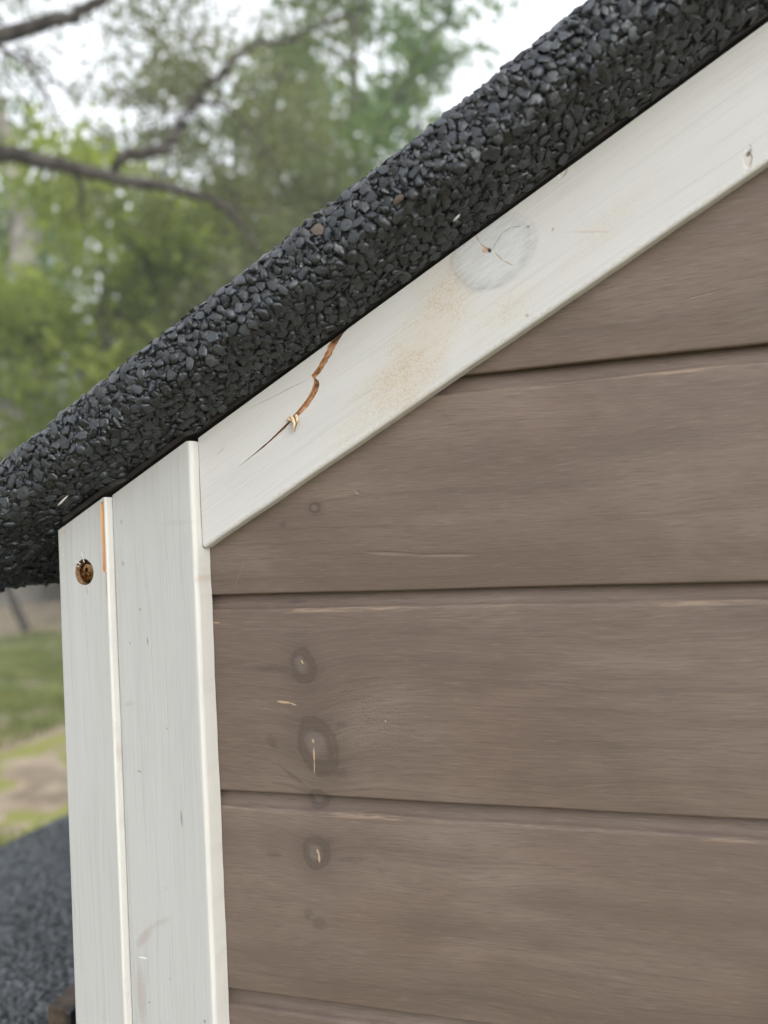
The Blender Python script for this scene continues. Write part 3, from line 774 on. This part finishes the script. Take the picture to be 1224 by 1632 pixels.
# the odd brown stones of the photograph
for (u, v) in [(628, 318), (497, 352)]:
    p = np.array(on_y(u, v, Y_V-0.001)); loc = Rm.T @ (p - Ro)
    best = min(order[:300], key=lambda i: np.linalg.norm(chips[i][0]-loc)); o = special[best]
    o.data = o.data.copy(); o.data.materials[0] = MT['tan_chip']; o['label'] = 'brown stone among the black chips'
def mass(name, lst, protos, mat, parent, matrix=None):
    Vs = []; Fs = []; tone = []; sm_ = []; k = 0
    for pos, Bm, d, pr, tn, nr in lst:
        V, Fc = protos[pr % len(protos)]
        Vs.append(pos + d*(V @ Bm.T)); tone.append(np.full(len(V), tn))
        Fs += [tuple(i+k for i in f) for f in Fc]; k += len(V); sm_ += [pr % 4 == 0]*len(Fc)
    me = bpy.data.meshes.new(name); me.from_pydata(np.concatenate(Vs).tolist(), [], Fs); me.materials.append(mat)
    at_ = me.attributes.new('tone', 'FLOAT', 'POINT'); at_.data.foreach_set('value', np.concatenate(tone).astype(np.float32))
    me.polygons.foreach_set('use_smooth', sm_)
    o = bpy.data.objects.new(name, me); COL.objects.link(o); o['kind'] = 'stuff'
    o.parent = parent
    return o
mass('chip_covering', [c for i, c in enumerate(chips) if i not in big], PROTOS, MT['chips'], roof)
# pale slivers of stone caught in the felt
for (a, b, yy) in [((722, 353), (733, 342), -0.026), ((92, 806), (108, 790), -0.027), ((300, 615), (306, 612), -0.022)]:
    p, q = on_y(*a, yy), on_y(*b, yy); mid = (p+q)/2; d = (q-p)
    mb = MB(); mb.tube([p, p+d*0.3, p+d*0.7, q], [0.0001, 0.00038, 0.00034, 0.0001], 5)
    o = mb.build('stone_sliver', MT['pale_chip'], None); o.parent = roof; o.matrix_basis = RAKE_M.inverted()

# ------------------------------------------------------------------ side roof (lower lean-to on the left wall) and its batten
AS = math.radians(8.0)
pe = at(0, 1350, 0.9)                           # a point on its left eave, which runs back from the camera
x_ev = pe.x
AN = Vector((-math.sin(AS), 0, math.cos(AS)))
drop = -0.05
pz = lambda x, y: pe.z + math.tan(AS)*(x - x_ev) + drop*(y - pe.y)
xa, xb, y_near, y_far = -0.056, x_ev, 0.07, 1.25
h = 0.02
V = [(xa, y_near), (xb, y_near), (xb, y_far), (xa, y_far)]
V = [(x, y, pz(x, y)) for x, y in V] + [(x, y, pz(x, y)-h) for x, y in V]
mb = MB(); mb.add(V, [(0, 3, 2, 1), (4, 5, 6, 7), (0, 1, 5, 4), (1, 2, 6, 5), (2, 3, 7, 6), (3, 0, 4, 7)])
side = mb.build('side_roof', MT['felt'], shed)
lst = []
def inview(p):
    q = Vector(p) - CAM; dep = q.dot(CF)
    if dep < 0.1: return False
    u = 612 + F_PX*q.dot(CR)/dep; v = 816 - F_PX*q.dot(CU)/dep
    return -130 < u < 330 and 1240 < v < 1760
for lo, hi, k, nt_, lift in ((0.0026, 0.0042, 0.64, 150000, 0.03), (0.0036, 0.0068, 0.74, 90000, 0.12)):
    xs_ = rng.uniform(xb, xa, nt_); ys_ = rng.uniform(y_near, y_far, nt_); grid = {}
    dd_ = np.sort(lo + (hi-lo)*rng.random(nt_)**1.5)[::-1]
    for x, y, d in zip(xs_, ys_, dd_):
        p = (x, y, pz(x, y))
        if not inview(p): continue
        gi, gj = int(x/0.007), int(y/0.007); ok = True
        for a_ in (gi-1, gi, gi+1):
            for b_ in (gj-1, gj, gj+1):
                for (x2, y2, d2) in grid.get((a_, b_), ()):
                    if (x-x2)**2 + (y-y2)**2 < (k*(d+d2)*0.5)**2: ok = False; break
                if not ok: break
            if not ok: break
        if not ok: continue
        grid.setdefault((gi, gj), []).append((x, y, d))
        lst.append((np.array(p) + np.array(AN)*lift*d, basis(AN, rng, 0.26), d, int(rng.integers(10)), rng.random(), np.array(AN)))
print('side chips', len(lst), 'roof chips', len(chips))
o = mass('chip_covering', lst, LOWP, MT['skylit_chips'], side)
# closed box below the side roof
mb = MB(); mb.box(x_ev+0.04, -0.052, y_near+0.04, y_far-0.04, GZ, pz(x_ev, y_far)-0.03); mb.build('side_box', MT['siding'], shed)
# ledger batten on the side wall, its sawn end towards the camera
bc = on_y(75, 1604, 0.045)
bt = MB(); bx0, bx1 = bc.x, bc.x + 0.0125
bt.box(bx0, bx1, 0.045, 0.60, bc.z-0.03, bc.z)
bo = bt.build('batten', MT['batten'], shed)
bt = MB(); bt.box(bx1+0.0003, bx1+0.0035, 0.041, 0.075, bc.z-0.034, bc.z+0.0015); bo2 = bt.build('bracket', MT['metal'], shed)
for ob in (bo, bo2):
    md = ob.modifiers.new('bevel', 'BEVEL'); md.width = 0.0008; md.segments = 2

# ------------------------------------------------------------------ ground
def ground_material():
    M = Mat('ground_soil_and_grass', 0.9, 0.15); P = M.pos(); o = M.sep(P)
    n1 = M.noise(P, 0.9, 4, 0.6); n2 = M.noise(P, 5, 4, 0.65); n3 = M.noise(P, 40, 3, 0.7)
    dirt = M.mix(M.ramp(n2, 0.3, 0.7), (0.28, 0.215, 0.155), (0.47, 0.39, 0.29))
    dirt = M.mix(M.ramp(n3, 0.4, 0.75, 0, 0.5), dirt, (0.16, 0.12, 0.085))
    green = M.mix(M.ramp(n3, 0.3, 0.7), (0.055, 0.085, 0.022), (0.13, 0.165, 0.045))
    y = M.math('ADD', o[1], M.math('MULTIPLY', M.math('SUBTRACT', n1, 0.5), 1.2))
    band = M.math('MULTIPLY', M.ramp(y, 2.9, 3.5), M.ramp(y, 7.0, 6.2)); n4 = M.noise(P, 3.2, 3, 0.6)
    moss = M.math('MULTIPLY', M.ramp(n4, 0.47, 0.55), M.ramp(y, 6.0, 4.0))
    g = M.math('MAXIMUM', M.math('MULTIPLY', band, M.ramp(n4, 0.34, 0.50, 0.25, 0.9)), M.math('MAXIMUM', M.ramp(n1, 0.56, 0.68, 0, 0.8), M.math('MULTIPLY', M.ramp(n2, 0.55, 0.66), 0.55)))
    dirt = M.mix(M.math('MULTIPLY', moss, 0.85), dirt, M.mix(n3, (0.17, 0.19, 0.04), (0.30, 0.30, 0.08)))
    dirt = M.mix(M.ramp(n4, 0.44, 0.34, 0, 0.40), dirt, (0.14, 0.11, 0.075))
    M.color(M.mix(g, dirt, green)); M.normal(M.bump(M.add(n2, M.math('MULTIPLY', n3, 0.3)), 0.03)); return M.m
MT['ground'] = ground_material()
n = 60; V = []; Fc = []
for i in range(n+1):
    for j in range(n+1):
        fx = (i/n*2-1); fy = (j/n*2-1); x = 60*fx*abs(fx)**1.6; y = 60*fy*abs(fy)**1.6
        z = GZ + 0.06*mnoise.noise((x*0.35, y*0.35, 0))*min(1, max(0, math.hypot(x, y)-1.2))
        V.append((x, y, z))
for i in range(n):
    for j in range(n): a = i*(n+1)+j; Fc.append((a, a+n+1, a+n+2, a+1))
tag(mesh_obj('ground', V, Fc, MT['ground'], None, None, True), kind='structure')
# grass blades
def blades(name, mat, cnt, fpos, h0, h1, wd):
    p = np.array([fpos() for _ in range(cnt)]); h = rng.uniform(h0, h1, cnt); a = rng.uniform(0, 2*math.pi, cnt)
    lean = rng.normal(0, 0.45, (cnt, 2))*h[:, None]
    dx = np.stack([np.cos(a), np.sin(a), np.zeros(cnt)], 1)*wd
    tip = p + np.stack([lean[:, 0], lean[:, 1], h], 1); midp = p + np.stack([lean[:, 0]*0.35, lean[:, 1]*0.35, h*0.6], 1)
    V = np.stack([p-dx, p+dx, midp+dx*0.8, tip, midp-dx*0.8], 1).reshape(-1, 3)
    Fc = [(5*i, 5*i+1, 5*i+2, 5*i+3, 5*i+4) for i in range(cnt)]
    o = mesh_obj(name, V.tolist(), Fc, mat); return tag(o, kind='stuff')
MT['grass'] = leaf_mat('grass_blade', (0.150, 0.180, 0.060), (0.29, 0.30, 0.12), 0.45)
def gp():
    while True:
        d = rng.uniform(1.6, 9.0); a = rng.uniform(-0.95, 0.25)
        x, y = math.sin(a)*d, math.cos(a)*d
        if x > -0.5 and y < 0.75: continue
        nn = mnoise.noise((x*1.6, y*1.6, 3.0))
        if (3.3 < y < 6.6 and nn > -0.12) or nn > 0.22: return (x, y, GZ-0.02)
g = blades('grass', MT['grass'], 30000, gp, 0.03, 0.11, 0.004)
g['label'] = 'short grass growing in patches on the bare soil'; g['category'] = 'grass'

# ------------------------------------------------------------------ trees
def bark(name, a, b, sc=6):
    M = Mat(name, 0.85, 0.15); o = M.sep(M.pos()); f = M.noise(M.comb(M.math('MULTIPLY', o[0], sc), M.math('MULTIPLY', o[1], sc), M.math('MULTIPLY', o[2], sc*0.3)), 1, 4, 0.7)
    M.color(M.mix(M.ramp(f, 0.35, 0.65), a, b)); M.normal(M.bump(f, 0.03)); return M.m
MT['bark'] = bark('dark_bark', (0.035, 0.030, 0.026), (0.085, 0.075, 0.066), 10)
MT['palebark'] = bark('pale_bark', (0.16, 0.145, 0.12), (0.33, 0.31, 0.27), 12)
LF = {'olive': leaf_mat('olive_leaves', (0.110, 0.128, 0.062), (0.200, 0.215, 0.115), 0.5),
      'bright': leaf_mat('bright_leaves', (0.150, 0.200, 0.042), (0.320, 0.370, 0.090), 0.58),
      'mid': leaf_mat('green_leaves', (0.085, 0.145, 0.055), (0.175, 0.245, 0.100), 0.5),
      'dark': leaf_mat('dark_leaves', (0.040, 0.066, 0.024), (0.090, 0.125, 0.045), 0.4)}
def leaves(name, clumps, size, mat, parent):
    """clumps: (centre, radii, count); leaf-sized four-cornered faces gathered in sprays"""
    cs = []
    for c, rad, cnt in clumps:
        c = np.array(c); rad = np.array(rad if hasattr(rad, '__len__') else (rad,)*3)
        ns = max(3, cnt//22)
        d = rng.normal(0, 1, (ns, 3)); d /= np.linalg.norm(d, axis=1)[:, None]; d *= (rng.random(ns)**0.45)[:, None]
        sp = c + d*rad
        who = rng.integers(0, ns, cnt)
        cs.append(sp[who] + rng.normal(0, 1, (cnt, 3))*np.minimum(0.16, rad*0.25))
    P = np.concatenate(cs); n = len(P)
    a = rng.normal(0, 1, (n, 3)); a /= np.linalg.norm(a, axis=1)[:, None]
    b = rng.normal(0, 1, (n, 3)); b -= a*(a*b).sum(1)[:, None]; b /= np.linalg.norm(b, axis=1)[:, None]
    s = size*rng.uniform(0.6, 1.35, n)[:, None]
    cc = np.cross(a, b)*s*0.12
    V = np.stack([P-a*s, P+b*s*0.5+cc, P+a*s, P-b*s*0.5+cc], 1).reshape(-1, 3)
    Fc = np.arange(4*n).reshape(n, 4).tolist()
    return mesh_obj(name, V.tolist(), Fc, mat, parent)
def path(pts, n=5, jit=0.0):
    pts = [Vector(p) for p in pts]; out = []
    for i in range(len(pts)-1):
        p0, p1, p2, p3 = pts[max(i-1, 0)], pts[i], pts[i+1], pts[min(i+2, len(pts)-1)]
        for k in range(n):
            t = k/n
            q = 0.5*((2*p1) + (p2-p0)*t + (2*p0-5*p1+4*p2-p3)*t*t + (3*p1-p0-3*p2+p3)*t**3)
            out.append(q + Vector(rng.normal(0, jit, 3)))
    out.append(pts[-1]); return out
def limb(name, pts, r0, r1, mat, parent, n=8, jit=0.01):
    ps = path(pts, 5, jit); k = len(ps)
    mb = MB(); mb.tube(ps, [r0 + (r1-r0)*i/(k-1) for i in range(k)], n); return mb.build(name, mat, parent)
def gbase(u, depth):
    p = at(u, 860, depth); return Vector((p.x, p.y, GZ-0.05))

# the near spreading tree whose dark limbs cross the upper left
D = 4.6
tb = gbase(-420, D)
near = empty('spreading_tree', tb, 'spreading tree with dark crooked limbs reaching across the upper left', 'tree')
top = at(-380, 150, D)
limb('trunk', [tb, tb+Vector((0.05, 0.02, 1.2)), at(-400, 330, D), top, at(-330, -250, D), at(-250, -600, D)], 0.19, 0.05, MT['bark'], near, 12)
limb('limb', [at(-395, 300, D), at(-180, 232, D), at(0, 242, D), at(95, 262, D), at(180, 281, D), at(260, 299, D), at(330, 311, D), at(368, 342, D*1.02), at(412, 395, D*1.04)], 0.062, 0.016, MT['bark'], near, 9)
limb('limb', [at(178, 281, D), at(205, 246, D), at(262, 240, D), at(286, 200, D), at(312, 163, D*1.01), at(345, 120, D*1.02), at(395, 75, D*1.03), at(465, 58, D*1.05), at(560, 20, D*1.06)], 0.040, 0.010, MT['bark'], near, 8)
limb('limb', [top, at(-150, 110, D), at(-20, 66, D), at(60, 40, D), at(130, 20, D), at(190, -18, D), at(300, -120, D)], 0.065, 0.02, MT['bark'], near, 8)
limb('limb', [at(-25, 60, D), at(30, 92, D), at(60, 128, D*0.98), at(82, 172, D*0.98), at(108, 225, D*0.97)], 0.020, 0.006, MT['bark'], near, 6)
limb('limb', [at(20, 70, D), at(75, 120, D*1.03), at(120, 165, D*1.04), at(165, 215, D*1.05)], 0.014, 0.005, MT['bark'], near, 6)
limb('limb', [at(255, 298, D), at(330, 312, D*1.03), at(400, 335, D*1.06), at(470, 330, D*1.1)], 0.014, 0.006, MT['bark'], near, 6)
limb('limb', [at(300, 160, D*1.04), at(370, 175, D*1.06), at(410, 225, D*1.07), at(450, 280, D*1.08)], 0.014, 0.005, MT['bark'], near, 6)
limb('limb', [at(120, 265, D), at(130, 310, D*1.02), at(135, 360, D*1.03)], 0.018, 0.007, MT['bark'], near, 6)
# twigs
for i in range(46):
    u0, v0 = rng.uniform(-60, 480), rng.uniform(-40, 330); d = D*rng.uniform(0.95, 1.2)
    p0 = at(u0, v0, d); v1 = Vector(rng.normal(0, 1, 3)); v1.z -= 0.3; v1.normalize()
    limb('twig', [p0, p0+v1*0.22+Vector((0, 0, 0.03)), p0+v1*0.5], 0.0075, 0.002, MT['bark'], near, 5, 0.012)
cl_ = []
for (u, v, d, r_, c) in [(330, 100, 5.4, 0.55, 900), (270, 40, 5.2, 0.45, 520), (420, 170, 5.6, 0.55, 1000), (380, 290, 5.4, 0.42, 800), (300, 230, 5.6, 0.35, 420), (440, 370, 5.6, 0.36, 620),
                         (480, 60, 6.0, 0.55, 800), (150, 140, 5.2, 0.30, 110), (50, 10, 5.0, 0.42, 240), (80, 110, 5.0, 0.25, 70), (20, 170, 5.2, 0.3, 60), (215, 60, 5.4, 0.32, 220),
                         (-120, 100, 4.8, 0.7, 600), (-300, -100, 4.6, 1.0, 1200), (150, -120, 5.0, 0.8, 900), (400, -150, 5.4, 0.9, 1200), (250, 330, 5.2, 0.28, 300), (120, 310, 5.2, 0.25, 160), (520, 250, 5.8, 0.4, 500)]:
    cl_.append((at(u, v, d), (r_, r_*1.1, r_*0.75), int(c*1.1)))
leaves('crown', cl_, 0.025, LF['olive'], near)

def tree(name, label, u, depth, height, cr, n, kind, bark_m='bark', lean=0.0, size=0.06, base_frac=0.25, tr=0.10):
    b = gbase(u, depth); t = empty(name, b, label, 'tree', 'trees behind the shed')
    top = b + Vector((lean*height, 0, height))
    limb('trunk', [b, b+Vector((lean*height*0.3+rng.normal(0, 0.08), 0, height*0.35)), b+Vector((lean*height*0.65+rng.normal(0, 0.1), 0, height*0.7)), top], tr, tr*0.2, MT[bark_m], t, 10, 0.02)
    cls = []; nc = 15
    for i in range(nc):
        h = base_frac + (1-base_frac)*((i+0.5)/nc)
        wdt = cr*(1-abs(h-0.55)**1.6*1.3)
        a = rng.uniform(0, 2*math.pi); q = wdt*rng.uniform(0.25, 0.85)
        c = b + Vector((lean*height*h + math.cos(a)*q, math.sin(a)*q, height*h))
        cls.append((c, (cr*0.42, cr*0.42, cr*0.30), n//nc))
        if i % 2 == 0:
            s0 = b + Vector((lean*height*h*0.85, 0, height*max(0.15, h-0.14)))
            limb('limb', [s0, (s0+c)/2 + Vector((0, 0, 0.1)), c], tr*0.35, tr*0.08, MT[bark_m], t, 6, 0.02)
    leaves('crown', cls, size, LF[kind], t)
    return t
tree('leafy_tree', 'tall bright green tree behind the middle of the roof slope', 610, 9.5, 9.0, 2.0, 6500, 'mid', size=0.075)
tree('leafy_tree', 'slim green tree whose crown ends against the open white sky', 690, 12.0, 9.6, 1.35, 4200, 'mid', size=0.085)
tree('leafy_tree', 'yellow green bushy tree filling the gap below the long limb', 190, 9.0, 5.5, 1.9, 10000, 'bright', size=0.07, base_frac=0.32)
tree('leafy_tree', 'yellow green tree at the left edge of the view', -40, 15.0, 9.0, 3.0, 8500, 'bright', size=0.12, base_frac=0.16)
tree('leafy_tree', 'olive green tree standing just above the lower half of the roof', 400, 10.5, 6.6, 2.2, 11000, 'olive', size=0.075, base_frac=0.08)
tree('leafy_tree', 'tall thin tree with loose foliage behind the crooked limbs', 300, 14.0, 10.5, 1.9, 4200, 'olive', size=0.09, base_frac=0.3)
tree('leafy_tree', 'far green tree seen between the two tall crowns', 500, 16.0, 11.5, 2.4, 6000, 'mid', size=0.10, base_frac=0.15)
tree('leafy_tree', 'low bright tree right behind the middle of the long limb', 300, 13.0, 6.6, 2.2, 8000, 'bright', size=0.09, base_frac=0.2)
# pale ivy-grey trunk at the left edge
pb = gbase(35, 13.0); pale = empty('pale_trunked_tree', pb, 'tree with a thick pale grey trunk at the left edge of the view', 'tree')
limb('trunk', [pb, at(35, 640, 13), at(38, 500, 13), at(40, 400, 13), at(30, 330, 13), at(0, 200, 13), at(-60, 20, 13)], 0.40, 0.14, MT['palebark'], pale, 12, 0.02)
leaves('crown', [(at(60, 450, 12.6), 0.45, 160), (at(0, 330, 12.8), 0.9, 500), (at(-60, 100, 13), 1.8, 1400), (at(10, 620, 12.6), 0.7, 300)], 0.08, LF['mid'], pale)
# leaning sapling on the bare soil left of the corner
sb = on_z(42, 1006, GZ); sap = empty('leaning_sapling', sb, 'thin leaning sapling on the bare soil under the eave', 'tree')
limb('trunk', [sb, on_y(18, 950, sb.y), on_y(-40, 830, sb.y), on_y(-110, 640, sb.y)], 0.055, 0.02, MT['bark'], sap, 8, 0.005)
leaves('crown', [(on_y(-110, 620, sb.y), 0.6, 900)], 0.05, LF['mid'], sap)
# understorey shrubs
for (u, d, h, wd, kd, lb) in [(30, 16.5, 3.4, 2.2, 'dark', 'dark shrub low at the left edge of the view'), (170, 15.5, 3.4, 2.2, 'dark', 'dark shrub under the bright tree by the roof'),
                              (330, 8.8, 2.2, 1.2, 'mid', 'green shrub showing just above the roof edge'), (-120, 17.5, 3.6, 2.6, 'mid', 'green shrub left of the pale trunk')]:
    b = gbase(u, d); sh = empty('shrub', b, lb, 'shrub', 'shrubs under the trees')
    for k in range(4): limb('stem', [b+Vector((rng.normal(0, 0.05), rng.normal(0, 0.05), 0)), b+Vector((rng.normal(0, 0.3), rng.normal(0, 0.3), h*0.7))], 0.02, 0.006, MT['bark'], sh, 5)
    leaves('crown', [(b+Vector((rng.uniform(-.6, .6)*wd, rng.uniform(-.5, .5)*wd, h*rng.uniform(0.25, 0.85))), (wd*0.5, wd*0.5, h*0.3), 420) for _ in range(9)], 0.055*max(1, d/9), LF[kd], sh)
# far wood
fw = []
for i in range(70):
    u = rng.uniform(-700, 1500); d = rng.uniform(20, 30); b = gbase(u, d); h = rng.uniform(6.5, 10.5)
    for k in range(4): fw.append((b+Vector((rng.normal(0, 0.8), rng.normal(0, 0.8), h*(0.12+0.25*k))), (2.1, 2.1, 1.7), 230))
o = leaves('far_wood', fw, 0.16, LF['mid'], None)
tag(o, 'far green wood closing the view behind the trees', 'wood', None, 'stuff')

# ------------------------------------------------------------------ haze volume, added to lighten the background like lens veil
hz = bpy.data.materials.new('added_haze'); hz.use_nodes = True; hz.node_tree.nodes.clear()
pv = hz.node_tree.nodes.new('ShaderNodeVolumePrincipled'); pv.inputs['Density'].default_value = 0.0055; pv.inputs['Color'].default_value = (0.93, 0.96, 1.0, 1)
ho = hz.node_tree.nodes.new('ShaderNodeOutputMaterial'); hz.node_tree.links.new(pv.outputs[0], ho.inputs['Volume'])
mb = MB(); mb.box(-63, 63, -63, 63, GZ-1.2, 15.5); tag(mb.build('haze', hz), kind='stuff')
